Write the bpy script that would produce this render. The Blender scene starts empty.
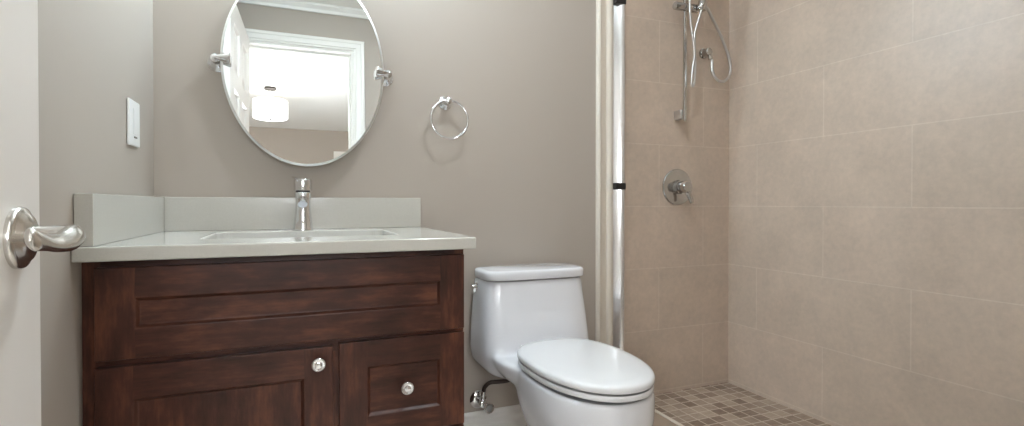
import bpy, bmesh, math, random
from mathutils import Vector, Matrix
random.seed(7)
SC = bpy.context.scene
COL = SC.collection
PI = math.pi

# ---------------------------------------------------------------- camera, world, exposure
cam_d = bpy.data.cameras.new('camera')
cam = bpy.data.objects.new('camera', cam_d); COL.objects.link(cam)
cam_d.sensor_width = 36.0
cam_d.lens = 523.6 / 1024 * 36.0
cam_d.shift_y = -4.5 / 1024
cam_d.clip_start = 0.02
cam.location = (0, 0, 0.89)
cam.rotation_euler = (math.radians(90 - 0.541), 0, -0.39265)
SC.camera = cam
w = bpy.data.worlds.new('world'); SC.world = w; w.use_nodes = True
w.node_tree.nodes['Background'].inputs[0].default_value = (0.8, 0.9, 1.0, 1)
w.node_tree.nodes['Background'].inputs[1].default_value = 0.4
SC.view_settings.view_transform = 'Standard'
SC.view_settings.look = 'None'
SC.view_settings.gamma = 1.0
SC.view_settings.use_curve_mapping = False
SC.view_settings.exposure = 0.03
SC.cycles.max_bounces = 10
SC.cycles.diffuse_bounces = 6
SC.cycles.use_denoising = True

# lamp powers (emission strengths of the lit surfaces)
P_VANITY = 104.0
P_BATH = 122.0
P_UPFILL = 110.0
P_FILL = 26.0
P_PENDANT = 3.5

# ---------------------------------------------------------------- main dimensions
LX, RX = -0.378, 1.790          # left wall, shower right wall
BY, FY = 1.800, 0.090           # back wall, door wall (bathroom face)
CEIL = 2.25
SHF = 0.090                     # shower floor
FRT = -0.03                     # hall face of the door wall

# ---------------------------------------------------------------- material helpers
def srgb(r, g, b):
    f = lambda c: (c/255/12.92) if c/255 <= 0.04045 else ((c/255+0.055)/1.055)**2.4
    return (f(r), f(g), f(b), 1)

def mat(name, col, rough=0.5, metal=0.0, spec=0.5, coat=0.0, emit=None, estr=0.0):
    m = bpy.data.materials.new(name); m.use_nodes = True
    b = m.node_tree.nodes['Principled BSDF']
    b.inputs['Base Color'].default_value = col
    b.inputs['Roughness'].default_value = rough
    b.inputs['Metallic'].default_value = metal
    b.inputs['Specular IOR Level'].default_value = spec
    b.inputs['Coat Weight'].default_value = coat
    if emit:
        b.inputs['Emission Color'].default_value = emit
        b.inputs['Emission Strength'].default_value = estr
    return m

def N(m, t, **kw):
    n = m.node_tree.nodes.new(t)
    for k, v in kw.items(): setattr(n, k, v)
    return n
def Lk(m, a, b): m.node_tree.links.new(a, b)
def bsdf(m): return m.node_tree.nodes['Principled BSDF']
def ramp(m, fac, stops):
    r = N(m, 'ShaderNodeValToRGB')
    while len(r.color_ramp.elements) < len(stops): r.color_ramp.elements.new(0.5)
    for e, (p, c) in zip(r.color_ramp.elements, stops): e.position = p; e.color = c
    Lk(m, fac, r.inputs[0]); return r.outputs[0]
def math_(m, op, a, b=None):
    n = N(m, 'ShaderNodeMath', operation=op)
    for i, v in enumerate((a, b)):
        if v is None: continue
        if isinstance(v, (int, float)): n.inputs[i].default_value = v
        else: Lk(m, v, n.inputs[i])
    return n.outputs[0]
def mix(m, fac, a, b):
    n = N(m, 'ShaderNodeMix', data_type='RGBA')
    for i, v in ((0, fac), (6, a), (7, b)):
        if isinstance(v, (int, float)): n.inputs[i].default_value = v
        elif isinstance(v, tuple): n.inputs[i].default_value = v
        else: Lk(m, v, n.inputs[i])
    return n.outputs[2]
def bump(m, h, strength=0.1, dist=0.002):
    n = N(m, 'ShaderNodeBump'); n.inputs['Strength'].default_value = strength; n.inputs['Distance'].default_value = dist
    Lk(m, h, n.inputs['Height']); Lk(m, n.outputs[0], bsdf(m).inputs['Normal'])
def pos(m):
    return N(m, 'ShaderNodeNewGeometry').outputs['Position']
def noise(m, vec, scale, detail=4, rough=0.5):
    n = N(m, 'ShaderNodeTexNoise'); n.inputs['Scale'].default_value = scale
    n.inputs['Detail'].default_value = detail; n.inputs['Roughness'].default_value = rough
    Lk(m, vec, n.inputs['Vector']); return n.outputs[0]
def mapping(m, vec, scale=(1,1,1), loc=(0,0,0)):
    n = N(m, 'ShaderNodeMapping'); n.inputs['Scale'].default_value = scale; n.inputs['Location'].default_value = loc
    Lk(m, vec, n.inputs['Vector']); return n.outputs[0]

def paint(name, col, rough=0.55):
    m = mat(name, col, rough, spec=0.3)
    bump(m, noise(m, pos(m), 260, 2), 0.06, 0.001)
    return m
M_WALL = paint('greige_paint', srgb(176, 166, 155), 0.6)
M_CEIL = paint('ceiling_paint', srgb(238, 237, 233), 0.8)
M_TRIM = mat('white_trim_paint', srgb(233, 230, 224), 0.3)
M_BEIGETRIM = mat('cream_trim', srgb(214, 204, 190), 0.35)
M_DOOR = mat('door_paint', srgb(228, 222, 215), 0.35)
M_CERAMIC = mat('white_porcelain', srgb(226, 226, 229), 0.08, coat=0.3)
M_SEAT = mat('white_seat_plastic', srgb(230, 230, 231), 0.16)
M_PLASTIC = mat('white_plastic', srgb(240, 240, 238), 0.3)
M_CHROME = mat('polished_chrome', (0.78, 0.78, 0.79, 1), 0.07, 1.0)
M_NICKEL = mat('brushed_nickel', (0.62, 0.59, 0.55, 1), 0.2, 1.0)
M_STEEL = mat('satin_steel', (0.72, 0.71, 0.70, 1), 0.28, 1.0)
M_ALU = mat('bright_aluminium', (0.93, 0.93, 0.94, 1), 0.2, 1.0)
M_CHROME_D = mat('shower_chrome', (0.52, 0.51, 0.50, 1), 0.08, 1.0)
M_HOSE = mat('metal_hose', (0.62, 0.61, 0.60, 1), 0.3, 1.0)
M_MIRROR = mat('mirror_silver', (0.93, 0.945, 0.94, 1), 0.0, 1.0)
M_BLACK = mat('black_rubber', srgb(38, 34, 34), 0.5)
M_BROWNHOSE = mat('dark_braided_hose', srgb(58, 44, 38), 0.4, 0.5)
M_BRONZE = mat('dark_bronze', srgb(45, 40, 38), 0.4, 0.8)
M_DARK = mat('dark_gap', srgb(18, 13, 11), 0.8)
M_GREYSLIT = mat('grey_slot', srgb(120, 118, 112), 0.5)

def mk_quartz():
    m = mat('white_quartz', srgb(190, 187, 179), 0.14)
    c = ramp(m, noise(m, pos(m), 420, 2), [(0.35, srgb(188, 185, 176)), (0.7, srgb(193, 190, 182))])
    Lk(m, c, bsdf(m).inputs['Base Color']); return m
M_QUARTZ = mk_quartz()

def mk_wood(name, scale):
    m = mat(name, srgb(70, 38, 26), 0.36, spec=0.3)
    v = mapping(m, pos(m), scale)
    g = noise(m, v, 7, 6, 0.6)
    big = noise(m, mapping(m, pos(m), tuple(c**0.45 for c in scale)), 6, 5, 0.62)
    f = math_(m, 'ADD', math_(m, 'MULTIPLY', g, 0.35), math_(m, 'MULTIPLY', big, 0.65))
    c = ramp(m, f, [(0.33, srgb(38, 20, 13)), (0.5, srgb(66, 36, 26)), (0.66, srgb(100, 60, 43))])
    Lk(m, c, bsdf(m).inputs['Base Color'])
    bump(m, g, 0.05, 0.001); return m
M_WOODH = mk_wood('dark_stained_wood_horizontal', (1.6, 8, 14))
M_WOODV = mk_wood('dark_stained_wood_vertical', (14, 8, 1.6))

def mk_tile(name, axis, u0, off, c1, c2, grout):
    m = mat(name, c1, 0.38)
    s = N(m, 'ShaderNodeSeparateXYZ'); Lk(m, pos(m), s.inputs[0])
    cb = N(m, 'ShaderNodeCombineXYZ')
    Lk(m, math_(m, 'ADD', s.outputs[axis], 0.597*10 - u0), cb.inputs[0])
    Lk(m, math_(m, 'ADD', s.outputs[2], -0.103 + 0.2585*4), cb.inputs[1])
    b = N(m, 'ShaderNodeTexBrick'); b.offset = off; b.offset_frequency = 2; b.squash = 1.0
    b.inputs['Scale'].default_value = 1.0
    b.inputs['Brick Width'].default_value = 0.597
    b.inputs['Row Height'].default_value = 0.2585
    b.inputs['Mortar Size'].default_value = 0.0022
    b.inputs['Mortar Smooth'].default_value = 0.3
    b.inputs['Bias'].default_value = 0.0
    b.inputs['Color1'].default_value = c1; b.inputs['Color2'].default_value = c2
    b.inputs['Mortar'].default_value = grout
    Lk(m, cb.outputs[0], b.inputs['Vector'])
    n1 = noise(m, pos(m), 7, 6, 0.65)
    n2 = noise(m, pos(m), 60, 4, 0.6)
    f = math_(m, 'ADD', math_(m, 'MULTIPLY', n1, 0.6), math_(m, 'MULTIPLY', n2, 0.4))
    tint = ramp(m, f, [(0.35, (0.86, 0.86, 0.86, 1)), (0.65, (1.06, 1.05, 1.04, 1))])
    mm = N(m, 'ShaderNodeMix', data_type='RGBA', blend_type='MULTIPLY'); mm.inputs[0].default_value = 1
    Lk(m, b.outputs['Color'], mm.inputs[6]); Lk(m, tint, mm.inputs[7])
    Lk(m, mm.outputs[2], bsdf(m).inputs['Base Color'])
    h = math_(m, 'SUBTRACT', math_(m, 'MULTIPLY', n2, 0.12), b.outputs['Fac'])
    bump(m, h, 0.35, 0.002); return m
T1, T2, TG = srgb(203, 185, 169), srgb(199, 182, 166), srgb(210, 195, 180)
M_TILE_R = mk_tile('beige_wall_tile_side', 1, 1.040, 0.5, T1, T2, TG)
M_TILE_B = mk_tile('beige_wall_tile_back', 0, 1.410, 0.606, T1, T2, TG)

def mk_mosaic():
    m = mat('brown_mosaic', srgb(130, 110, 95), 0.4)
    S = 0.0515
    s = N(m, 'ShaderNodeSeparateXYZ'); Lk(m, pos(m), s.inputs[0])
    cells, edges = [], []
    for a, o in ((0, 5.012), (1, 5.02)):
        t = math_(m, 'DIVIDE', math_(m, 'ADD', s.outputs[a], o), S)
        fl = math_(m, 'FLOOR', t); cells.append(fl)
        fr = math_(m, 'SUBTRACT', t, fl)
        edges.append(math_(m, 'ABSOLUTE', math_(m, 'SUBTRACT', fr, 0.5)))
    g = math_(m, 'GREATER_THAN', math_(m, 'MAXIMUM', edges[0], edges[1]), 0.450)
    cb = N(m, 'ShaderNodeCombineXYZ'); Lk(m, cells[0], cb.inputs[0]); Lk(m, cells[1], cb.inputs[1])
    wn = N(m, 'ShaderNodeTexWhiteNoise', noise_dimensions='2D'); Lk(m, cb.outputs[0], wn.inputs['Vector'])
    n2 = noise(m, mapping(m, pos(m), (1, 2.5, 1)), 22, 5, 0.65)
    f = math_(m, 'ADD', math_(m, 'MULTIPLY', wn.outputs[0], 0.45), math_(m, 'MULTIPLY', n2, 0.65))
    c = ramp(m, f, [(0.15, srgb(96, 77, 64)), (0.4, srgb(132, 111, 96)), (0.62, srgb(160, 141, 125)), (0.9, srgb(184, 167, 150))])
    Lk(m, mix(m, g, c, srgb(196, 182, 165)), bsdf(m).inputs['Base Color'])
    bump(m, math_(m, 'SUBTRACT', math_(m, 'MULTIPLY', n2, 0.1), g), 0.4, 0.002); return m
M_MOSAIC = mk_mosaic()

def mk_floor():
    m = mat('floor_tile', srgb(150, 132, 116), 0.35)
    b = N(m, 'ShaderNodeTexBrick'); b.offset = 0.5
    b.inputs['Scale'].default_value = 1; b.inputs['Brick Width'].default_value = 0.6; b.inputs['Row Height'].default_value = 0.3
    b.inputs['Mortar Size'].default_value = 0.002
    b.inputs['Color1'].default_value = srgb(214, 206, 196); b.inputs['Color2'].default_value = srgb(208, 200, 190)
    b.inputs['Mortar'].default_value = srgb(176, 168, 158)
    Lk(m, pos(m), b.inputs['Vector']); Lk(m, b.outputs[0], bsdf(m).inputs['Base Color']); return m
M_FLOOR = mk_floor()
M_CURB = mat('curb_stone', srgb(158, 139, 122), 0.35)
M_CARPET = mat('hall_floor', srgb(168, 166, 160), 0.6)

def emis(name, col, s):
    return mat(name, col, 0.5, emit=col, estr=s)

# ---------------------------------------------------------------- geometry helpers
def empty(name, loc, label, cat, group=None, kind=None):
    o = bpy.data.objects.new(name, None); COL.objects.link(o); o.location = loc
    o.empty_display_size = 0.05
    tag(o, label, cat, group, kind); return o
def tag(o, label=None, cat=None, group=None, kind=None):
    if label: o['label'] = label
    if cat: o['category'] = cat
    if group: o['group'] = group
    if kind: o['kind'] = kind
    return o
def wloc(o):
    v = Vector((0, 0, 0))
    while o is not None:
        v += Vector(o.location); o = o.parent
    return v
def obj(name, bm, mats, parent=None, smooth=True, angle=35, bevel=0.0, segs=2, base=None):
    """links a bmesh (world coordinates) as one object; origin at the parent's origin or at base"""
    if not isinstance(mats, (list, tuple)): mats = [mats]
    org = wloc(parent) if parent is not None else Vector(base or (0, 0, 0))
    bmesh.ops.recalc_face_normals(bm, faces=bm.faces[:])
    bmesh.ops.translate(bm, verts=bm.verts[:], vec=-org)
    me = bpy.data.meshes.new(name); bm.to_mesh(me); bm.free()
    for m in mats: me.materials.append(m)
    o = bpy.data.objects.new(name, me); COL.objects.link(o)
    if parent is not None: o.parent = parent
    else: o.location = org
    if smooth:
        for p in me.polygons: p.use_smooth = True
        try: me.set_sharp_from_angle(angle=math.radians(angle))
        except Exception: pass
    if bevel > 0:
        md = o.modifiers.new('bevel', 'BEVEL'); md.width = bevel; md.segments = segs
        md.limit_method = 'ANGLE'; md.angle_limit = math.radians(40)
        md.harden_normals = False
    return o
def BM(): return bmesh.new()
def box(bm, x0, x1, y0, y1, z0, z1, mi=0):
    vs = [bm.verts.new((x, y, z)) for z in (z0, z1) for y in (y0, y1) for x in (x0, x1)]
    for f in ((0,1,3,2), (4,6,7,5), (0,4,5,1), (2,3,7,6), (0,2,6,4), (1,5,7,3)):
        bm.faces.new([vs[i] for i in f]).material_index = mi
    return bm
def loft(bm, loops, cap0=True, cap1=True, mi=0, wrap=False):
    rows = [[bm.verts.new(p) for p in lp] for lp in loops]
    n = len(rows[0])
    R = len(rows)
    for i in range(R if wrap else R-1):
        a, b = rows[i], rows[(i+1) % R]
        for j in range(n):
            bm.faces.new((a[j], a[(j+1) % n], b[(j+1) % n], b[j])).material_index = mi
    if cap0 and not wrap: bm.faces.new(rows[0][::-1]).material_index = mi
    if cap1 and not wrap: bm.faces.new(rows[-1]).material_index = mi
    return bm
def lathe(bm, prof, origin, axis=(0,0,1), n=32, cap0=True, cap1=True):
    """prof: list of (radius, height along the axis)"""
    ax = Vector(axis).normalized()
    u = ax.orthogonal().normalized(); v = ax.cross(u)
    o = Vector(origin)
    loops = []
    for r, h in prof:
        loops.append([o + ax*h + (u*math.cos(2*PI*k/n) + v*math.sin(2*PI*k/n))*max(r, 1e-5) for k in range(n)])
    return loft(bm, loops, cap0, cap1)
def catmull(pts, k=8):
    P = [Vector(p) for p in pts]
    P = [P[0]*2-P[1]] + P + [P[-1]*2-P[-2]]
    out = []
    for i in range(1, len(P)-2):
        for s in range(k):
            t = s/k
            a, b, c, d = P[i-1], P[i], P[i+1], P[i+2]
            out.append(0.5*((2*b) + (c-a)*t + (2*a-5*b+4*c-d)*t*t + (3*b-a-3*c+d)*t**3))
    out.append(P[-2]); return out
def tube(bm, pts, r, n=12, k=8, smooth=True, closed=False, flat=None, twist=None):
    """tube swept along a path; r number or function of t; flat = (su, sv) scale or function of t"""
    P = catmull(pts, k) if smooth else [Vector(p) for p in pts]
    if closed: P = P[:-1]
    m = len(P); loops = []; u = None
    for i, p in enumerate(P):
        if closed: d = (P[(i+1) % m]-P[i-1]).normalized()
        else: d = (P[min(i+1, m-1)]-P[max(i-1, 0)]).normalized()
        if u is None: u = (Vector((0,0,1)) - d*d.z); u = (u if u.length > 0.05 else d.orthogonal()).normalized()
        u = (u - d*u.dot(d)).normalized(); v = d.cross(u)
        t = i/(m-1); rr = r(t) if callable(r) else r
        su, sv = (flat(t) if callable(flat) else (flat or (1, 1)))
        tw = twist(t) if twist else 0.0
        uu = u*math.cos(tw)+v*math.sin(tw); vv = v*math.cos(tw)-u*math.sin(tw)
        loops.append([p + uu*(rr*su*math.cos(2*PI*q/n)) + vv*(rr*sv*math.sin(2*PI*q/n)) for q in range(n)])
    return loft(bm, loops, wrap=closed)
def rrect(cx, cy, hx, hy, r, z, n=8):
    """rounded rectangle loop in a horizontal plane"""
    out = []
    for (sx, sy, a0) in ((1,1,0), (-1,1,PI/2), (-1,-1,PI), (1,-1,1.5*PI)):
        for k in range(n+1):
            a = a0 + PI/2*k/n
            out.append(Vector((cx+sx*(hx-r)+r*math.cos(a), cy+sy*(hy-r)+r*math.sin(a), z)))
    return out
def sgnpow(v, e): return math.copysign(abs(v)**e, v)
def sup(cx, cy, hx, hyf, hyb, z, e=2.0, eb=None, n=64):
    """super-ellipse loop; hyf towards the room (-y), hyb towards the back wall"""
    out = []
    for k in range(n):
        a = 2*PI*k/n; s, c = math.sin(a), math.cos(a)
        ee = (e if c >= 0 else (eb or e))
        x = cx + hx*sgnpow(s, 2/ee)
        y = cy - (hyf if c >= 0 else hyb)*sgnpow(c, 2/ee)
        out.append(Vector((x, y, z)))
    return out
def struct(name, bm, m, label, cat, **kw):
    o = obj(name, bm, m, **kw); tag(o, label, cat, kind='structure'); return o

# ================================================================ THE ROOM
EX = 0.12
b = BM(); box(b, LX-EX, RX+EX, FRT, BY+EX, -0.1, 0.0)
struct('floor', b, M_FLOOR, 'beige stone tile bathroom floor under the toilet and vanity', 'floor', smooth=False)
b = BM(); box(b, LX-EX, RX+EX, FRT, BY+EX, CEIL, CEIL+0.1)
struct('ceiling', b, M_CEIL, 'white bathroom ceiling seen at the top of the oval mirror', 'ceiling', smooth=False)
b = BM(); box(b, LX-EX, LX, FRT-0.0, BY+EX, 0, CEIL)
struct('wall_left', b, M_WALL, 'greige painted wall with the light switch beside the vanity', 'wall', smooth=False)
b = BM(); box(b, LX, 1.150, BY, BY+EX, 0, CEIL)
struct('wall_back', b, M_WALL, 'greige painted wall behind mirror, vanity and toilet', 'wall', smooth=False)
b = BM(); box(b, 1.150, RX, BY-0.008, BY+EX, 0, CEIL)
struct('wall_shower', b, M_TILE_B, 'narrow beige tiled shower wall carrying the mixer and hand shower', 'wall', smooth=False)
b = BM(); box(b, RX, RX+EX, FRT, BY+EX, 0, CEIL)
struct('wall_right', b, M_TILE_R, 'large beige tiled shower wall on the right', 'wall', smooth=False)
# wall with the doorway
DX0, DX1, DH = -0.287, 0.343, 1.985
b = BM()
box(b, LX, DX0, FRT, FY, 0, CEIL); box(b, DX1, RX, FRT, FY, 0, CEIL); box(b, DX0, DX1, FRT, FY, DH, CEIL)
struct('wall_front', b, M_WALL, 'greige wall around the doorway, reflected in the mirror', 'wall', smooth=False)

# casing: stepped profile around the doorway, on the bathroom face
def casing(name, x0, x1, h, yf, sgn, label, left=True, parent=None):
    b = BM()
    prof = ((0.0, 0.012), (0.012, 0.010), (0.014, 0.016), (0.040, 0.018), (0.045, 0.022), (0.060, 0.022), (0.064, 0.014), (0.066, 0.0))
    pts = lambda d: [(x0-d, 0), (x0-d, h+d), (x1+d, h+d), (x1+d, 0)] if left else [(x0, h+d), (x1+d, h+d), (x1+d, 0)]
    rows = []
    for d, t in ((0.0, 0.0),)+prof:
        rows.append([b.verts.new((x, yf+sgn*t, z)) for x, z in pts(d)])
    for i in range(len(rows)-1):
        for j in range(len(rows[0])-1):
            b.faces.new((rows[i][j], rows[i+1][j], rows[i+1][j+1], rows[i][j+1]))
    for j in range(len(rows[0])-1):
        b.faces.new((rows[0][j], rows[0][j+1], rows[-1][j+1], rows[-1][j]))
    return struct(name, b, M_TRIM, label, 'trim', smooth=False)
casing('trim_1', DX0, DX1, DH, FY, 1, 'white moulded casing around the doorway reflected in the mirror')
b = BM()
box(b, DX0, DX0+0.014, FRT, FY, 0, DH); box(b, DX1-0.014, DX1, FRT, FY, 0, DH); box(b, DX0+0.014, DX1-0.014, FRT, FY, DH-0.014, DH)
box(b, DX1-0.026, DX1-0.014, FRT, FY-0.045, 0, DH-0.014); box(b, DX0+0.014, DX1-0.026, FRT, FY-0.045, DH-0.026, DH-0.014)
struct('trim_2', b, M_TRIM, 'white jamb lining inside the doorway', 'trim', smooth=False)
# small cornice over the door wall
b = BM()
lp = lambda x: [Vector((x, FY, CEIL)), Vector((x, FY, CEIL-0.045)), Vector((x, FY+0.010, CEIL-0.045)), Vector((x, FY+0.016, CEIL-0.03)), Vector((x, FY+0.034, CEIL-0.012)), Vector((x, FY+0.036, CEIL))]
loft(b, [lp(LX), lp(RX)])
struct('trim_3', b, M_TRIM, 'thin pale cornice where the door wall meets the ceiling', 'trim', smooth=False)

# baseboard on the back wall
b = BM()
prof = [(0, 0), (0.016, 0), (0.016, 0.085), (0.013, 0.092), (0.013, 0.108), (0.010, 0.114), (0.010, 0.124), (0.005, 0.133), (0, 0.136)]
loft(b, [[Vector((x, BY-t, z)) for t, z in prof] for x in (0.379, 1.062)])
struct('baseboard_back', b, M_TRIM, 'white moulded baseboard behind the toilet', 'baseboard', smooth=False)

# moulded cream trim that ends the painted wall at the shower
b = BM()
prof = [(1.106, 0.0), (1.106, 0.010), (1.110, 0.016), (1.117, 0.018), (1.121, 0.015), (1.124, 0.012), (1.146, 0.012), (1.149, 0.016), (1.155, 0.022), (1.164, 0.024), (1.172, 0.022), (1.176, 0.016), (1.176, 0.0)]
loft(b, [[Vector((x, BY-0.0005-t, z)) for x, t in prof] for z in (0.130, CEIL)])
struct('trim_4', b, M_BEIGETRIM, 'cream ridged trim strip between painted wall and shower', 'trim', angle=50)

# shower base, curb
b = BM(); box(b, 1.060, RX, FY, BY, 0.0, SHF)
struct('shower_floor', b, M_MOSAIC, 'brown square mosaic shower floor', 'shower floor', smooth=False)
b = BM(); box(b, 1.064, 1.214, FY, BY-0.0001, SHF-0.02, 0.128)
struct('shower_curb', b, M_CURB, 'low stone curb in front of the shower beside the toilet', 'curb', smooth=False, bevel=0.002)
b = BM(); box(b, 1.214, 1.228, FY+0.001, BY-0.01, SHF-0.01, 0.131)
struct('trim_5', b, M_BEIGETRIM, 'pale edge strip along the shower curb', 'trim', smooth=False, bevel=0.002)

# chrome channel of the shower door
CHX = -0.007
t = empty('shower_door_channel', (1.195, BY-0.008, 0.131), 'tall shiny metal channel standing on the curb beside the cream trim', 'shower channel')
b = BM()
cprof = [(1.180, BY-0.0085), (1.180, BY-0.014), (1.1825, BY-0.0165), (1.192, BY-0.0255), (1.203, BY-0.0345), (1.213, BY-0.0415), (1.219, BY-0.043), (1.224, BY-0.040), (1.225, BY-0.0085)]
for z0, z1 in ((0.1305, 0.946), (0.972, 1.682)):
    loft(b, [[Vector((x+CHX, y, z)) for x, y in cprof] for z in (z0, z1)])
obj('channel', b, M_ALU, t, angle=30)
b = BM(); box(b, 1.172, 1.219, BY-0.045, BY-0.0085, 0.946, 0.972); obj('band', b, M_BLACK, t, smooth=False, bevel=0.002)['label'] = 'black band around the channel'
b = BM(); box(b, 1.172, 1.219, BY-0.045, BY-0.0085, 1.682, 1.705); obj('cap', b, M_BLACK, t, smooth=False, bevel=0.002)['label'] = 'black end cap'

# ---------------------------------------------------------------- hall beyond the doorway
HX0, HX1, HY0 = -1.7, 2.0, -3.60
HC = 2.27
b = BM(); box(b, HX0-EX, HX1+EX, HY0-EX, FRT, -0.1, 0.0)
struct('floor_hall', b, M_CARPET, 'brown floor of the room beyond the doorway', 'floor', smooth=False)
b = BM(); box(b, HX0-EX, HX1+EX, HY0-EX, FRT, HC, HC+0.1)
struct('ceiling_hall', b, M_CEIL, 'bright white ceiling of the room beyond the doorway, in the mirror', 'ceiling', smooth=False)
b = BM(); box(b, HX0, HX1, HY0-EX, HY0, 0, HC)
struct('wall_hall_far', b, M_WALL, 'greige far wall of the room beyond the doorway, in the mirror', 'wall', smooth=False)
b = BM(); box(b, HX0-EX, HX0, HY0-EX, FRT, 0, HC)
struct('wall_hall_left', b, M_WALL, 'greige side wall of the room beyond the doorway', 'wall', smooth=False)
b = BM(); box(b, HX1, HX1+EX, HY0-EX, FRT, 0, HC)
struct('wall_hall_right', b, M_WALL, 'greige side wall of the other room', 'wall', smooth=False)
b = BM(); box(b, HX0, LX-EX, FRT-0.10, FRT, 0, HC); box(b, RX+EX, HX1, FRT-0.10, FRT, 0, HC)
struct('wall_hall_front', b, M_WALL, 'greige wall stubs on either side of the bathroom', 'wall', smooth=False)
t = empty('door_2', (0.95, HY0, 0), 'white door with white casing on the far wall, low right in the mirror', 'door', kind='structure')
b = BM(); box(b, 0.46, 1.32, HY0+0.0005, HY0+0.02, 0.001, 2.0); obj('casing', b, M_TRIM, t, smooth=False, bevel=0.003)
b = BM(); box(b, 0.54, 1.24, HY0+0.02, HY0+0.032, 0.005, 1.92); obj('leaf', b, M_DOOR, t, smooth=False, bevel=0.003)

# ---------------------------------------------------------------- open door leaf
def panel_leaf(W, H, T):
    """six-panel leaf: local x along the width from the hinge, y thickness, z up; panels on both faces"""
    bm = BM()
    st, mid = 0.105, 0.09
    xs = [0, st, (W-mid)/2, (W+mid)/2, W-st, W]
    zs = [0, 0.22, 0.80, 0.93, 1.53, 1.62, 1.85, H]
    for side in (0, 1):
        y = 0 if side == 0 else T
        s = 1 if side == 0 else -1
        V = [[bm.verts.new((x, y, z)) for x in xs] for z in zs]
        for i in range(len(zs)-1):
            for j in range(len(xs)-1):
                q = (V[i][j], V[i][j+1], V[i+1][j+1], V[i+1][j])
                if j in (1, 3) and i in (1, 3, 5):
                    prev = list(q)
                    cx, cz = (xs[j]+xs[j+1])/2, (zs[i]+zs[i+1])/2
                    for ins, d in ((0.008, 0.012), (0.016, 0.012), (0.040, 0.003)):
                        cur = [bm.verts.new((v.co.x + (ins if v.co.x < cx else -ins), y+s*d, v.co.z + (ins if v.co.z < cz else -ins))) for v in q]
                        for k in range(4): bm.faces.new((prev[k], prev[(k+1) % 4], cur[(k+1) % 4], cur[k]))
                        prev = cur
                    bm.faces.new(prev)
                else: bm.faces.new(q)
        if side == 0: F = V
    B = V
    for i in range(len(zs)-1):
        for j in (0, len(xs)-1):
            bm.faces.new((F[i][j], F[i+1][j], B[i+1][j], B[i][j]))
    for j in range(len(xs)-1):
        for i in (0, len(zs)-1):
            bm.faces.new((F[i][j], F[i][j+1], B[i][j+1], B[i][j]))
    return bm
LW = 0.640
HINGE = Vector((-0.2417, 0.130, 0.006))
FREE = Vector((-0.2735, 0.770, 0.006))
ang = math.atan2(FREE.y-HINGE.y, FREE.x-HINGE.x)
door = obj('door_1', panel_leaf(LW, 1.965, 0.035), M_DOOR, None, smooth=False)
door.location = HINGE; door.rotation_euler = (0, 0, ang)
tag(door, 'white six-panel door standing open with the lever handle', 'door', kind='structure')
# handle, in the leaf's own coordinates (x to the free edge, -y out of the visible face)
def child(name, bm, m, parent, **kw):
    base = kw.pop('sm', True)
    bmesh.ops.recalc_face_normals(bm, faces=bm.faces[:])
    me = bpy.data.meshes.new(name); bm.to_mesh(me); bm.free(); me.materials.append(m)
    o = bpy.data.objects.new(name, me); COL.objects.link(o); o.parent = parent
    for p in me.polygons: p.use_smooth = True
    me.set_sharp_from_angle(angle=math.radians(40))
    return o
HXp, HZp = LW-0.063, 0.848
b = BM()
lathe(b, [(0.0325, 0.0), (0.033, 0.004), (0.0315, 0.0065), (0.029, 0.0075), (0.0275, 0.008), (0.024, 0.0115), (0.018, 0.0140), (0.0135, 0.0148)], (HXp, 0, HZp), (0, -1, 0), 40)
hd = child('door_handle', b, M_NICKEL, door); hd['label'] = 'brushed nickel lever handle on a round rose'
b = BM()
path = [(HXp, -0.012, HZp), (HXp, -0.026, HZp), (HXp-0.001, -0.040, HZp+0.001), (HXp-0.010, -0.050, HZp+0.002), (HXp-0.028, -0.054, HZp+0.002), (HXp-0.055, -0.055, HZp-0.002), (HXp-0.085, -0.053, HZp-0.001), (HXp-0.108, -0.051, HZp+0.003), (HXp-0.126, -0.049, HZp+0.005)]
tube(b, path, lambda t: (0.0122 - 0.0012*t)*(1.0 if t < 0.93 else math.sqrt(max(0.04, 1-((t-0.93)/0.07)**2))), 20, 10, flat=lambda t: (1.0, 1.0-0.5*min(1, max(0, (t-0.2)*2))), twist=lambda t: 0.7*math.sin(max(0, t-0.3)*4.4))
child('lever', b, M_NICKEL, hd)

# ================================================================ VANITY
FR = 1.215                                # plane of the fronts
CX0, CX1 = -0.3765, 0.382                  # cabinet
van = empty('vanity_cabinet', (0.0, 1.5, 0.0), 'dark brown stained shaker vanity cabinet under the white countertop', 'cabinet')
b = BM()
box(b, CX0, CX0+0.018, FR+0.040, BY-0.002, 0, 0.780)         # sides
box(b, CX1-0.018, CX1, FR+0.040, BY-0.002, 0, 0.780)
box(b, CX0+0.018, CX1-0.018, FR+0.040, BY-0.002, 0.10, 0.118)
box(b, CX0+0.018, CX1-0.018, BY-0.010, BY-0.002, 0.118, 0.780)
obj('side_panels', b, M_WOODV, van, smooth=False)
b = BM()
fy0, fy1 = FR+0.020, FR+0.040
box(b, CX0, -0.340, fy0, fy1, 0.09, 0.7815, 0); box(b, 0.350, CX1, fy0, fy1, 0.09, 0.7815, 0); box(b, 0.068, 0.100, fy0, fy1, 0.12, 0.560, 0)
box(b, -0.340, 0.350, fy0, fy1, 0.745, 0.7815, 1); box(b, -0.340, 0.350, fy0, fy1, 0.560, 0.600, 1); box(b, -0.340, 0.350, fy0, fy1, 0.09, 0.12, 1); box(b, 0.100, 0.350, fy0, fy1, 0.335, 0.370, 1)
obj('face_frame', b, [M_WOODV, M_WOODH], van, smooth=False)
b = BM(); box(b, CX0+0.018, CX1-0.018, FR+0.08, FR+0.095, 0, 0.10); obj('toe_kick', b, M_WOODH, van, smooth=False)
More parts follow.
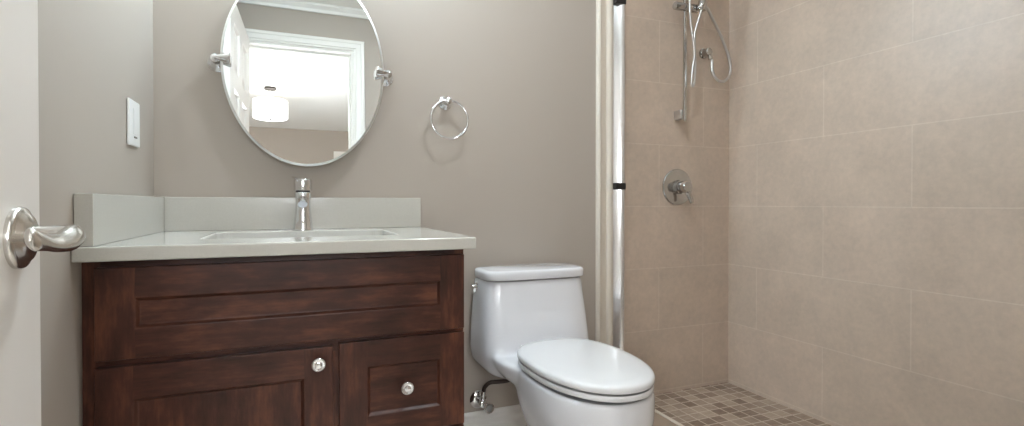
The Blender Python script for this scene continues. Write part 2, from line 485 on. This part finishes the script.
def shaker(x0, x1, z0, z1, px0, px1, pz0, pz1, y=FR, T=0.0195, rec=0.0075, vertical=False):
    bm = BM()
    xs, zs = [x0, px0, px1, x1], [z0, pz0, pz1, z1]
    V = [[bm.verts.new((x, y, z)) for x in xs] for z in zs]
    for i in range(3):
        for j in range(3):
            if i == 1 and j == 1: continue
            f = bm.faces.new((V[i][j], V[i][j+1], V[i+1][j+1], V[i+1][j]))
            f.material_index = 1 if j == 1 else 0
    q = [V[1][1], V[1][2], V[2][2], V[2][1]]
    c = 0.0055
    r = [bm.verts.new((v.co.x + (c if k in (0, 3) else -c), y+rec, v.co.z + (c if k in (0, 1) else -c))) for k, v in enumerate(q)]
    for k in range(4): bm.faces.new((q[k], q[(k+1) % 4], r[(k+1) % 4], r[k])).material_index = 1 if k in (0, 2) else 0
    bm.faces.new(r).material_index = 0 if vertical else 1
    Bk = [[bm.verts.new((x, y+T, z)) for x in (x0, x1)] for z in (z0, z1)]
    def side(front, back):
        bm.faces.new(front + back[::-1])
    side([V[0][j] for j in range(4)], [Bk[0][0], Bk[0][1]])
    side([V[3][j] for j in range(4)], [Bk[1][0], Bk[1][1]])
    side([V[i][0] for i in range(4)], [Bk[0][0], Bk[1][0]])
    side([V[i][3] for i in range(4)], [Bk[0][1], Bk[1][1]])
    bm.faces.new((Bk[0][0], Bk[0][1], Bk[1][1], Bk[1][0]))
    return bm
def knob(parent, x, z):
    b = BM()
    lathe(b, [(0.0065, 0.0005), (0.0065, 0.004), (0.005, 0.008), (0.0055, 0.013), (0.012, 0.017), (0.0155, 0.021), (0.016, 0.025), (0.0145, 0.029), (0.0125, 0.0305), (0.0115, 0.0290), (0.0075, 0.0285), (0.0065, 0.0305), (0.003, 0.0315)], (x, FR, z), (0, -1, 0), 32)
    o = obj('knob', b, M_CHROME, parent); o['label'] = 'round chrome knob'
o = obj('drawer', shaker(-0.352, 0.378, 0.589, 0.767, -0.287, 0.318, 0.648, 0.706), [M_WOODV, M_WOODH], van, smooth=False, bevel=0.0015)
o['label'] = 'wide knobless drawer front under the countertop'
o = obj('door', shaker(-0.353, 0.076, 0.115, 0.575, -0.291, 0.016, 0.180, 0.510, vertical=True), [M_WOODV, M_WOODH], van, smooth=False, bevel=0.0015)
o['label'] = 'shaker cabinet door with recessed panel'; knob(o, 0.045, 0.545)
for z0, z1, a, bb in ((0.357, 0.579, 0.408, 0.520), (0.115, 0.350, 0.166, 0.300)):
    o = obj('drawer', shaker(0.089, 0.378, z0, z1, 0.151, 0.318, a, bb), [M_WOODV, M_WOODH], van, smooth=False, bevel=0.0015)
    o['label'] = 'small shaker drawer with a centred knob'; knob(o, 0.235, (a+bb)/2+0.005)

# countertop with the sink cut-out
CT, CB, CF = 0.8100, 0.7820, 1.184
CR = 0.399
SX0, SX1, SY0, SY1, SRad = -0.198, 0.246, 1.345, 1.655, 0.035
top = empty('countertop', (0.012, 1.5, CB), 'white quartz countertop with an undermount sink cut-out, on the dark vanity', 'countertop')
def slab():
    bm = BM(); n = 8
    hole = rrect((SX0+SX1)/2, (SY0+SY1)/2, (SX1-SX0)/2, (SY1-SY0)/2, SRad, 0, n)
    X0, X1, Y0, Y1 = LX+0.001, CR, CF, BY-0.001
    corners = [(X1, Y1), (X0, Y1), (X0, Y0), (X1, Y0)]
    layers = []
    for z in (CB, CT):
        h = [bm.verts.new((p.x, p.y, z)) for p in hole]
        c = [bm.verts.new((x, y, z)) for x, y in corners]
        layers.append((h, c))
        for q in range(4):
            for k in range(n):
                bm.faces.new((c[q], h[q*(n+1)+k], h[q*(n+1)+k+1]))
            e, s = q*(n+1)+n, ((q+1) % 4)*(n+1)
            bm.faces.new((c[q], h[e], h[s], c[(q+1) % 4]))
    (h0, c0), (h1, c1) = layers
    for k in range(len(h0)): bm.faces.new((h0[k], h0[(k+1) % len(h0)], h1[(k+1) % len(h0)], h1[k]))
    for k in range(4): bm.faces.new((c0[k], c0[(k+1) % 4], c1[(k+1) % 4], c1[k]))
    return bm
obj('slab', slab(), M_QUARTZ, top, smooth=False, bevel=0.0035, segs=3)
ST = 0.909
b = BM(); box(b, LX+0.031, 0.396, BY-0.030, BY-0.001, CT, ST); o = obj('backsplash', b, M_QUARTZ, top, smooth=False, bevel=0.0015)
b = BM(); box(b, LX+0.001, LX+0.031, CF+0.014, BY-0.001, CT, ST); o = obj('backsplash', b, M_QUARTZ, top, smooth=False, bevel=0.0015); o['label'] = 'short side splash against the left wall'

snk = empty('sink', (0.024, 1.5, CB-0.15), 'rectangular white undermount sink set in the countertop', 'sink')
b = BM()
cx, cy, hx, hy = (SX0+SX1)/2, (SY0+SY1)/2, (SX1-SX0)/2, (SY1-SY0)/2
loops = [rrect(cx, cy, hx+0.02, hy+0.02, SRad+0.02, CB-0.0005), rrect(cx, cy, hx+0.003, hy+0.003, SRad, CB-0.0005), rrect(cx, cy, hx-0.004, hy-0.004, SRad, CB-0.01),
         rrect(cx, cy, hx-0.015, hy-0.015, SRad+0.01, CB-0.09), rrect(cx, cy, hx-0.03, hy-0.03, SRad+0.02, CB-0.125), rrect(cx, cy, hx-0.07, hy-0.07, SRad+0.02, CB-0.137), rrect(cx, cy, 0.022, 0.022, 0.0218, CB-0.142)]
outer = [rrect(cx, cy, 0.022, 0.022, 0.0218, CB-0.152), rrect(cx, cy, hx-0.06, hy-0.06, SRad+0.02, CB-0.150), rrect(cx, cy, hx-0.015, hy-0.015, SRad+0.02, CB-0.135), rrect(cx, cy, hx-0.003, hy-0.003, SRad+0.01, CB-0.09), rrect(cx, cy, hx+0.007, hy+0.007, SRad+0.01, CB-0.015), rrect(cx, cy, hx+0.02, hy+0.02, SRad+0.02, CB-0.012)]
loft(b, loops+outer, wrap=True)
obj('basin', b, M_CERAMIC, snk, angle=50)
b = BM(); lathe(b, [(0.021, -0.152), (0.0215, -0.139), (0.019, -0.137), (0.012, -0.1365), (0.010, -0.134), (0.001, -0.133)], (cx, cy, CB), n=24); obj('drain', b, M_CHROME, snk)['label'] = 'round chrome drain'

# faucet
fx, fyy = 0.022, 1.705
fau = empty('faucet', (fx, fyy, CT), 'chrome single-handle faucet behind the sink', 'faucet')
b = BM()
lathe(b, [(0.029, 0.0005), (0.029, 0.005), (0.0275, 0.008), (0.0255, 0.03), (0.0225, 0.058), (0.0215, 0.082), (0.0230, 0.102), (0.0245, 0.112), (0.023, 0.114)], (fx, fyy, CT), n=40)
obj('body', b, M_CHROME, fau)
b = BM()
dv = Vector((-0.02, -1, 0)).normalized()
pth = [Vector((fx, fyy, CT+0.092))+dv*d+Vector((0, 0, -dz)) for d, dz in ((0.005, 0.0), (0.035, 0.001), (0.070, 0.004), (0.095, 0.009), (0.108, 0.014))]
tube(b, pth, lambda t: 0.0150-0.003*t, 20, 6, flat=lambda t: (0.85, 1.05))
obj('spout', b, M_CHROME, fau)
b = BM(); lathe(b, [(0.0205, 0.1135), (0.0205, 0.1185)], (fx, fyy, CT), n=32); obj('seam_ring', b, M_BLACK, fau)['label'] = 'dark gap ring under the handle'
b = BM()
lathe(b, [(0.0225, 0.118), (0.0255, 0.1195), (0.0265, 0.145), (0.0262, 0.150), (0.024, 0.1535), (0.012, 0.155), (0.001, 0.1555)], (fx, fyy, CT), n=40)
tube(b, [(fx-0.004, fyy+0.004, CT+0.146), (fx-0.012, fyy+0.010, CT+0.152), (fx-0.020, fyy+0.024, CT+0.157), (fx-0.024, fyy+0.040, CT+0.160)], lambda t: 0.009-0.003*t, 12, 6, flat=(0.55, 1.5))
obj('handle', b, M_CHROME, fau)

# ================================================================ TOILET
TX = 0.764
toi = empty('toilet', (TX, 1.4, 0.0), 'white one-piece toilet with its lid closed, between vanity and shower', 'toilet')
b = BM()
rows = []
for z, hw, fr, bk, e in ((0.0, 0.112, 1.17, 1.66, 2.6), (0.03, 0.110, 1.175, 1.66, 2.6), (0.09, 0.103, 1.20, 1.64, 2.5), (0.16, 0.106, 1.195, 1.62, 2.4), (0.205, 0.120, 1.155, 1.62, 2.3), (0.245, 0.139, 1.108, 1.63, 2.25), (0.285, 0.153, 1.081, 1.64, 2.2), (0.32, 0.160, 1.068, 1.65, 2.2), (0.36, 0.161, 1.065, 1.65, 2.2), (0.399, 0.160, 1.066, 1.65, 2.2)):
    yc = 1.33
    rows.append(sup(TX, yc, hw, yc-fr, bk-yc-(0.06 if z > 0.2 else 0), z, e, 2.3))
rows.append(sup(TX, 1.33, 0.147, 0.250, 0.245, 0.399, 2.2, 2.3))
rows.append(sup(TX, 1.33, 0.125, 0.225, 0.200, 0.380, 2.2, 2.3))
loft(b, rows)
rows = []                                       # tank with rounded underside
for z, hw, fr in ((0.302, 0.09, 1.60), (0.310, 0.138, 1.575), (0.327, 0.174, 1.558), (0.350, 0.193, 1.550), (0.39, 0.200, 1.553), (0.45, 0.1985, 1.566), (0.54, 0.1915, 1.583), (0.61, 0.1845, 1.594), (0.6335, 0.1825, 1.596), (0.6335, 0.174, 1.604), (0.618, 0.165, 1.612)):
    rows.append(sup(TX, 1.70, hw, 1.70-fr, 0.085, z, 5.0, 6.0))
loft(b, rows)
rows = []                                       # deck joining tank and bowl
for z, hw in ((0.275, 0.08), (0.305, 0.110), (0.335, 0.150), (0.36, 0.172), (0.385, 0.182), (0.400, 0.182)):
    rows.append(sup(TX, 1.56, hw, 0.20, 0.10, z, 2.4, 4.0))
loft(b, rows)
body = obj('body', b, M_CERAMIC, toi, angle=180)
md = body.modifiers.new('remesh', 'REMESH'); md.mode = 'VOXEL'; md.voxel_size = 0.0055; md.use_smooth_shade = True
md = body.modifiers.new('smooth', 'SMOOTH'); md.factor = 0.5; md.iterations = 34
b = BM()
rows = []
for z, s in ((0.6365, 0.992), (0.638, 1.0), (0.656, 1.002), (0.662, 0.994), (0.6655, 0.965), (0.6670, 0.90)):
    rows.append(sup(TX, 1.695, 0.1865*s, 0.106*s, 0.070*s, z, 5.5, 6.0))
loft(b, rows); obj('tank_lid', b, M_CERAMIC, toi, angle=60)
def egg(z, d, hw=0.160, fr=1.062, bk=1.540): return sup(TX, 1.33, hw-d, 1.33-fr-d, bk-1.33-d, z, 2.15, 2.7)
b = BM()          # seat ring, its top falling towards the opening
loft(b, [egg(0.4060, 0.004), egg(0.4070, 0.0022), egg(0.4185, 0.0020), egg(0.4205, 0.0032), egg(0.4195, 0.012), egg(0.4135, 0.035), egg(0.4105, 0.055), egg(0.4075, 0.058), egg(0.4105, 0.040), egg(0.4085, 0.012)], wrap=True)
obj('seat', b, M_SEAT, toi, angle=60)
b = BM()          # lid, a shallow shell
loft(b, [egg(0.4350, 0.130), egg(0.4345, 0.060), egg(0.4325, 0.014), egg(0.4265, 0.0085), egg(0.4262, 0.0015), egg(0.4275, 0.0), egg(0.438, 0.0), egg(0.443, 0.003), egg(0.4465, 0.012), egg(0.449, 0.035), egg(0.4515, 0.08), egg(0.4525, 0.12)])
obj('lid', b, M_SEAT, toi, angle=60)
for s in (-1, 1):
    b = BM(); lathe(b, [(0.011, 0), (0.011, 0.045)], (TX+s*0.075-0.0225, 1.535, 0.425), (1, 0, 0), 16)
    box(b, TX+s*0.075-0.012, TX+s*0.075+0.012, 1.52, 1.548, 0.402, 0.425)
    obj('hinge', b, M_SEAT, toi)
for x, y in ((-0.118, 1.40), (0.118, 1.40), (-0.100, 1.22), (0.100, 1.22)):
    b = BM(); box(b, TX+x-0.008, TX+x+0.008, y-0.015, y+0.015, 0.4135, 0.4330); obj('bumper', b, M_SEAT, toi, smooth=False)
b = BM()
lathe(b, [(0.012, -0.004), (0.012, 0.006), (0.008, 0.009), (0.006, 0.024)], (TX-0.181, 1.712, 0.606), (-1, 0, 0), 20)
tube(b, [(TX-0.203, 1.714, 0.607), (TX-0.210, 1.700, 0.607), (TX-0.213, 1.68, 0.605), (TX-0.213, 1.655, 0.602)], 0.006, 12, 6, flat=(1.2, 0.7))
obj('flush_lever', b, M_CHROME, toi)['label'] = 'small chrome flush lever'

# shut-off valve with supply hose
vx, vz = 0.613, 0.180
vlv = empty('shutoff_valve', (vx, BY, vz), 'chrome water shut-off valve with dark hose on the wall under the toilet tank', 'valve')
b = BM(); lathe(b, [(0.033, 0.0005), (0.033, 0.003), (0.026, 0.009), (0.014, 0.012)], (vx, BY, vz), (0, -1, 0), 32); obj('escutcheon', b, M_CHROME, vlv)
b = BM()
lathe(b, [(0.009, 0.004), (0.009, 0.030), (0.013, 0.031), (0.013, 0.060), (0.010, 0.062)], (vx, BY, vz), (0, -1, 0), 20)
lathe(b, [(0.008, 0.0), (0.008, 0.02), (0.0105, 0.021), (0.0105, 0.034), (0.007, 0.036)], (vx, BY-0.046, vz+0.008), (0.1, 0, 1), 16)
obj('valve_body', b, M_CHROME, vlv)
b = BM()
lathe(b, [(0.006, 0.060), (0.006, 0.070), (0.0175, 0.072), (0.019, 0.078), (0.0175, 0.085), (0.008, 0.088)], (vx, BY, vz), (0.18, -1, -0.12), 10)
obj('valve_handle', b, M_CHROME, vlv)
b = BM()
tube(b, [(vx+0.004, BY-0.046, vz+0.040), (vx+0.008, BY-0.047, vz+0.056), (vx+0.026, BY-0.052, vz+0.072), (vx+0.058, BY-0.06, vz+0.074), (vx+0.088, BY-0.068, vz+0.077), (vx+0.106, BY-0.075, vz+0.090), (vx+0.112, BY-0.078, vz+0.1135)], 0.0075, 12, 8)
obj('supply_hose', b, M_BROWNHOSE, vlv)['label'] = 'dark flexible hose'

# ================================================================ THINGS ON THE WALLS
# mirror
MX, MZ, MY = 0.034, 1.316, 1.738
mir = empty('mirror', (MX, BY, MZ), 'oval frameless mirror on the wall above the sink', 'mirror')
def oval(a, bb, y, n=96): return [Vector((MX+a*math.cos(2*PI*k/n), y, MZ+bb*math.sin(2*PI*k/n))) for k in range(n)]
b = BM()
loft(b, [oval(0.2275, 0.3045, MY+0.006), oval(0.2275, 0.3045, MY)])
g = obj('glass', b, M_MIRROR, mir, angle=4)
b = BM()
loft(b, [oval(0.2278, 0.3048, MY), oval(0.2345, 0.3115, MY+0.0022), oval(0.2345, 0.3115, MY+0.006), oval(0.2278, 0.3048, MY+0.006)], wrap=True)
rim = obj('edge', b, mat('ground_mirror_edge', (0.88, 0.90, 0.89, 1), 0.32, 1.0), mir, angle=20); rim['label'] = 'pale ground edge of the mirror'
TILT = math.radians(-2.35)
c = Vector((0, MY-BY, 0))
for o in (g, rim): o.matrix_local = Matrix.Translation(c) @ Matrix.Rotation(TILT, 4, 'X') @ Matrix.Translation(-c)
for s in (-1, 1):
    b = BM(); px = MX + s*0.2475
    lathe(b, [(0.027, 0.0005), (0.027, 0.004), (0.022, 0.008), (0.020, 0.012), (0.013, 0.016), (0.0085, 0.022), (0.0085, 0.050), (0.012, 0.053), (0.0135, 0.060), (0.012, 0.067), (0.006, 0.070), (0.001, 0.0705)], (px, BY, MZ-0.004), (0, -1, 0), 28)
    lathe(b, [(0.006, 0.0), (0.0065, 0.006), (0.011, 0.018), (0.0165, 0.034), (0.017, 0.039), (0.014, 0.041)], (px, MY-0.0035-0.014, MZ-0.004), (-s, 0, 0), 24)
    o = obj('pivot_bracket', b, M_CHROME, mir)

# towel ring
TRX, TRZ = 0.489, 1.243
tr = empty('towel_ring', (TRX, BY, TRZ), 'empty chrome towel ring on the wall between mirror and shower', 'towel ring')
b = BM()
lathe(b, [(0.023, 0.0005), (0.023, 0.004), (0.018, 0.008), (0.016, 0.012), (0.010, 0.016), (0.008, 0.022), (0.008, 0.036), (0.0115, 0.040), (0.0125, 0.047), (0.0115, 0.054), (0.004, 0.058)], (TRX, BY, TRZ), (0, -1, 0), 28)
obj('post', b, M_CHROME, tr)
b = BM()
R_ = 0.0655
tube(b, [(TRX+0.004+R_*math.sin(2*PI*k/48), BY-0.047-0.006*(1-math.cos(2*PI*k/48))*0.5, TRZ-R_+0.002+R_*math.cos(2*PI*k/48)) for k in range(49)], 0.0042, 12, 1, smooth=False, closed=True)
obj('ring', b, M_CHROME, tr)

# light switch
sw = empty('light_switch', (LX, 1.580, 1.092), 'white rocker light switch plate on the left wall above the counter', 'light switch')
b = BM(); box(b, LX+0.0005, LX+0.007, 1.534, 1.626, 1.034, 1.148); obj('plate', b, M_PLASTIC, sw, smooth=False, bevel=0.003)
b = BM(); box(b, LX+0.0072, LX+0.0088, 1.562, 1.598, 1.063, 1.127); obj('rocker', b, M_PLASTIC, sw, smooth=False, bevel=0.0012)
b = BM(); box(b, LX+0.0072, LX+0.0095, 1.570, 1.590, 1.054, 1.0575); obj('dimmer_slot', b, M_GREYSLIT, sw, smooth=False)['label'] = 'small grey slot'

# ================================================================ SHOWER FITTINGS
WY = BY-0.008
vx2, vz2 = 1.502, 0.960
mx = empty('shower_mixer', (vx2, WY, vz2), 'round chrome shower mixer plate with lever on the tiled wall', 'shower valve')
b = BM(); lathe(b, [(0.077, 0.0003), (0.077, 0.004), (0.074, 0.0075), (0.060, 0.009), (0.034, 0.011)], (vx2, WY, vz2), (0, -1, 0), 56); obj('plate', b, M_CHROME_D, mx)
b = BM(); lathe(b, [(0.030, 0.009), (0.029, 0.030), (0.0225, 0.031), (0.0225, 0.036), (0.0245, 0.037), (0.0245, 0.066), (0.022, 0.070), (0.001, 0.071)], (vx2, WY, vz2), (0, -1, 0), 36); obj('handle', b, M_CHROME_D, mx)
b = BM(); tube(b, [(vx2+0.004, WY-0.052, vz2-0.006), (vx2+0.014, WY-0.056, vz2-0.030), (vx2+0.022, WY-0.060, vz2-0.052), (vx2+0.027, WY-0.063, vz2-0.068)], lambda t: 0.010-0.003*t, 14, 6, flat=(1.3, 0.7)); obj('lever', b, M_CHROME_D, mx)

hs = empty('hand_shower_rail', (1.495, WY, 1.25), 'chrome hand shower rail with a long looping hose on the tiled wall', 'shower rail')
ry = WY-0.055
b = BM(); box(b, 1.488, 1.502, ry-0.006, ry+0.006, 1.232, 1.93); obj('rail', b, M_CHROME_D, hs, smooth=False, bevel=0.004, segs=3)
for z in (1.262, 1.90):
    b = BM(); box(b, 1.483, 1.507, ry+0.006, WY-0.0003, z-0.020, z+0.020); obj('wall_mount', b, M_HOSE, hs, smooth=False, bevel=0.004)
b = BM()
lathe(b, [(0.001, -0.062), (0.0145, -0.061), (0.0165, -0.058), (0.0165, 0.030), (0.018, 0.031), (0.018, 0.055), (0.016, 0.058), (0.001, 0.059)], (1.500, ry-0.004, 1.702), (1, 0, 0.02), 24)
lathe(b, [(0.0165, -0.018), (0.0185, -0.010), (0.0185, 0.018), (0.016, 0.022)], (1.553, ry-0.035, 1.705), (0.15, -0.1, 1), 20)
obj('slider_bracket', b, M_CHROME_D, hs)
b = BM()
tube(b, [(1.550, ry-0.032, 1.688), (1.553, ry-0.036, 1.72), (1.560, ry-0.048, 1.80), (1.566, ry-0.065, 1.88), (1.570, ry-0.085, 1.93)], lambda t: 0.011+0.003*t, 16, 6)
lathe(b, [(0.001, -0.006), (0.02, -0.005), (0.045, 0.004), (0.050, 0.012), (0.049, 0.018), (0.001, 0.019)], (1.571, ry-0.092, 1.945), (0.05, -0.75, -0.55), 36)
obj('hand_shower', b, M_CHROME_D, hs)
# elbow outlet
ex, ez = 1.640, 1.541
b = BM(); lathe(b, [(0.022, 0.0003), (0.022, 0.006), (0.0165, 0.008), (0.0165, 0.040), (0.013, 0.043)], (ex, WY, ez), (0, -1, 0), 24)
tube(b, [(ex, WY-0.030, ez), (ex+0.006, WY-0.034, ez-0.012), (ex+0.010, WY-0.036, ez-0.032)], 0.0095, 14, 6)
obj('wall_outlet', b, M_CHROME_D, hs)['label'] = 'round hose outlet elbow'
def sp(px, py, d=0.04):                    # a point on a plane in front of the tiled wall, from its place on that wall
    return Vector((px, WY-d, py))
b = BM()
hose = [sp(1.658, 1.508, .036), sp(1.655, 1.47, .040), sp(1.660, 1.440, .045), sp(1.680, 1.418, .05), sp(1.712, 1.418, .05), sp(1.738, 1.440, .05), sp(1.748, 1.475, .05), sp(1.735, 1.53, .05), sp(1.690, 1.595, .06), sp(1.640, 1.652, .07), sp(1.590, 1.695, .085), sp(1.558, 1.70, .10), sp(1.553, 1.688, .098)]
tube(b, hose, 0.0062, 12, 8)
obj('hose', b, M_HOSE, hs)
b = BM()
h2 = [sp(1.566, 1.93, .100), sp(1.558, 1.80, .09), sp(1.548, 1.70, .095), sp(1.527, 1.60, .08), sp(1.524, 1.54, .08), sp(1.530, 1.46, .078), sp(1.528, 1.40, .076), sp(1.520, 1.375, .076), sp(1.512, 1.39, .077), sp(1.516, 1.45, .080), sp(1.522, 1.50, .082), sp(1.512, 1.56, .085), sp(1.497, 1.63, .088), sp(1.490, 1.70, .090), sp(1.491, 1.80, .09), sp(1.500, 1.92, .09)]
tube(b, h2, 0.0048, 12, 8)
obj('hose', b, M_HOSE, hs)

# ================================================================ LAMPS
M_SHADE = emis('lit_vanity_glass', (0.69, 0.87, 1.0, 1), P_VANITY)
vl = empty('vanity_light', (MX, BY, 1.93), 'three-shade wall light above the oval mirror', 'wall light')
b = BM(); box(b, MX-0.26, MX+0.26, BY-0.022, BY-0.0005, 1.90, 1.98); obj('back_plate', b, M_CHROME, vl, smooth=False, bevel=0.004)
for k in (-1, 0, 1):
    x = MX+k*0.18
    b = BM(); tube(b, [(x, BY-0.02, 1.94), (x, BY-0.045, 1.90), (x, BY-0.05, 1.83), (x, BY-0.08, 1.808)], 0.007, 12, 6); lathe(b, [(0.001, -0.106), (0.022, -0.104), (0.036, -0.086), (0.036, -0.082), (0.001, -0.083)], (x, BY-0.088, 1.905), n=28); obj('arm', b, M_CHROME, vl)
    b = BM(); lathe(b, [(0.032, -0.085), (0.040, -0.05), (0.046, 0.02), (0.044, 0.022), (0.001, 0.018)], (x, BY-0.088, 1.905), n=28, cap0=False); obj('lamp_shade', b, M_SHADE, vl)
def downlight(name, x, y, z, r, s, label, grp=None):
    t = empty(name, (x, y, z), label, 'ceiling light', grp)
    b = BM(); lathe(b, [(r, -0.0005), (r+0.022, -0.0005), (r+0.022, -0.004), (r+0.004, -0.008), (r, -0.008), (r, -0.0005)], (x, y, z), n=40, cap0=False, cap1=False); obj('trim_ring', b, M_TRIM, t)
    b = BM(); lathe(b, [(r-0.0005, -0.0045), (r-0.0005, -0.0035)], (x, y, z), n=40); obj('lens', b, emis('lit_lens', (0.88, 0.945, 1.0, 1), s), t)
downlight('ceiling_downlight', 0.62, 0.98, CEIL, 0.09, P_BATH, 'round recessed ceiling light over the bathroom floor')

# pendant in the hall
pX, pY = -0.21, -1.85
pe = empty('pendant_lamp', (pX, pY, HC), 'white drum pendant lamp in the room beyond the doorway, in the mirror', 'pendant lamp')
b = BM(); lathe(b, [(0.055, -0.0005), (0.055, -0.018), (0.02, -0.026), (0.001, -0.027)], (pX, pY, HC), n=28); obj('canopy', b, M_BRONZE, pe)
b = BM(); lathe(b, [(0.006, -0.02), (0.006, -0.30)], (pX, pY, HC), n=12); obj('rod', b, M_STEEL, pe)
b = BM()
lathe(b, [(0.150, -0.130), (0.150, -0.285), (0.146, -0.287), (0.06, -0.296), (0.001, -0.298)], (pX, pY, HC), n=48, cap0=False, cap1=False)
obj('drum_shade', b, emis('lit_drum_fabric', (1.0, 0.99, 0.97, 1), P_PENDANT), pe)
b = BM(); lathe(b, [(0.012, -0.297), (0.012, -0.305), (0.004, -0.312)], (pX, pY, HC), n=16); obj('finial', b, M_BRONZE, pe)

# added uplighter outside the doorway: bounces fill light off the hall ceiling
lx, ly = 0.62, -0.75
fl = empty('added_uplighter', (lx, ly, 0), 'tall unseen uplighter added beyond the doorway to bounce soft light in', 'added fill light')
b = BM(); lathe(b, [(0.13, 0.0005), (0.13, 0.015), (0.03, 0.03), (0.012, 0.04)], (lx, ly, 0), n=36); obj('base', b, M_STEEL, fl)
b = BM(); lathe(b, [(0.011, 0.035), (0.011, 1.46)], (lx, ly, 0), n=16); obj('pole', b, M_STEEL, fl)
b = BM(); lathe(b, [(0.02, 1.46), (0.09, 1.49), (0.15, 1.54), (0.148, 1.542), (0.088, 1.497), (0.001, 1.48)], (lx, ly, 0), n=40); obj('bowl', b, M_STEEL, fl)
b = BM(); lathe(b, [(0.001, 1.502), (0.07, 1.503), (0.07, 1.508), (0.001, 1.509)], (lx, ly, 0), n=32); obj('bulb', b, emis('uplight_fill_glow', (0.88, 0.945, 1.0, 1), P_UPFILL), fl)

# added frontal fill lamp behind the doorway, kept below the mirror's view
sx, sy = 0.02, -0.85
fl = empty('added_fill_lamp', (sx, sy, 0), 'low unseen fill lamp with a white drum shade, added behind the doorway', 'added fill light')
b = BM(); lathe(b, [(0.12, 0.0005), (0.12, 0.016), (0.03, 0.028), (0.012, 0.04)], (sx, sy, 0), n=36); obj('base', b, M_STEEL, fl)
b = BM(); lathe(b, [(0.010, 0.035), (0.010, 1.02), (0.03, 1.03), (0.03, 1.06), (0.001, 1.06)], (sx, sy, 0), n=16); obj('pole', b, M_STEEL, fl)
b = BM(); lathe(b, [(0.20, 0.98), (0.18, 1.30), (0.178, 1.30), (0.198, 0.98), (0.20, 0.98)], (sx, sy, 0), n=40, cap0=False, cap1=False); obj('lamp_shade', b, emis('fill_shade_glow', (0.92, 0.96, 1.0, 1), P_FILL), fl)
b = BM(); box(b, sx-0.179, sx+0.179, sy-0.003, sy+0.003, 1.285, 1.291); box(b, sx-0.003, sx+0.003, sy-0.003, sy+0.003, 1.055, 1.288); obj('shade_holder', b, M_STEEL, fl, smooth=False)
# second added fill lamp further left, aimed at toilet and right tile wall
f2 = fl.copy(); COL.objects.link(f2); f2.location = (-0.80, -0.80, 0)
f2['label'] = 'second unseen fill lamp with a white drum shade, added left of the doorway in the other room'
for o in (fl, f2): o['group'] = 'added fill lamps beyond the doorway'
for ch in list(fl.children):
    c2 = ch.copy(); COL.objects.link(c2); c2.parent = f2
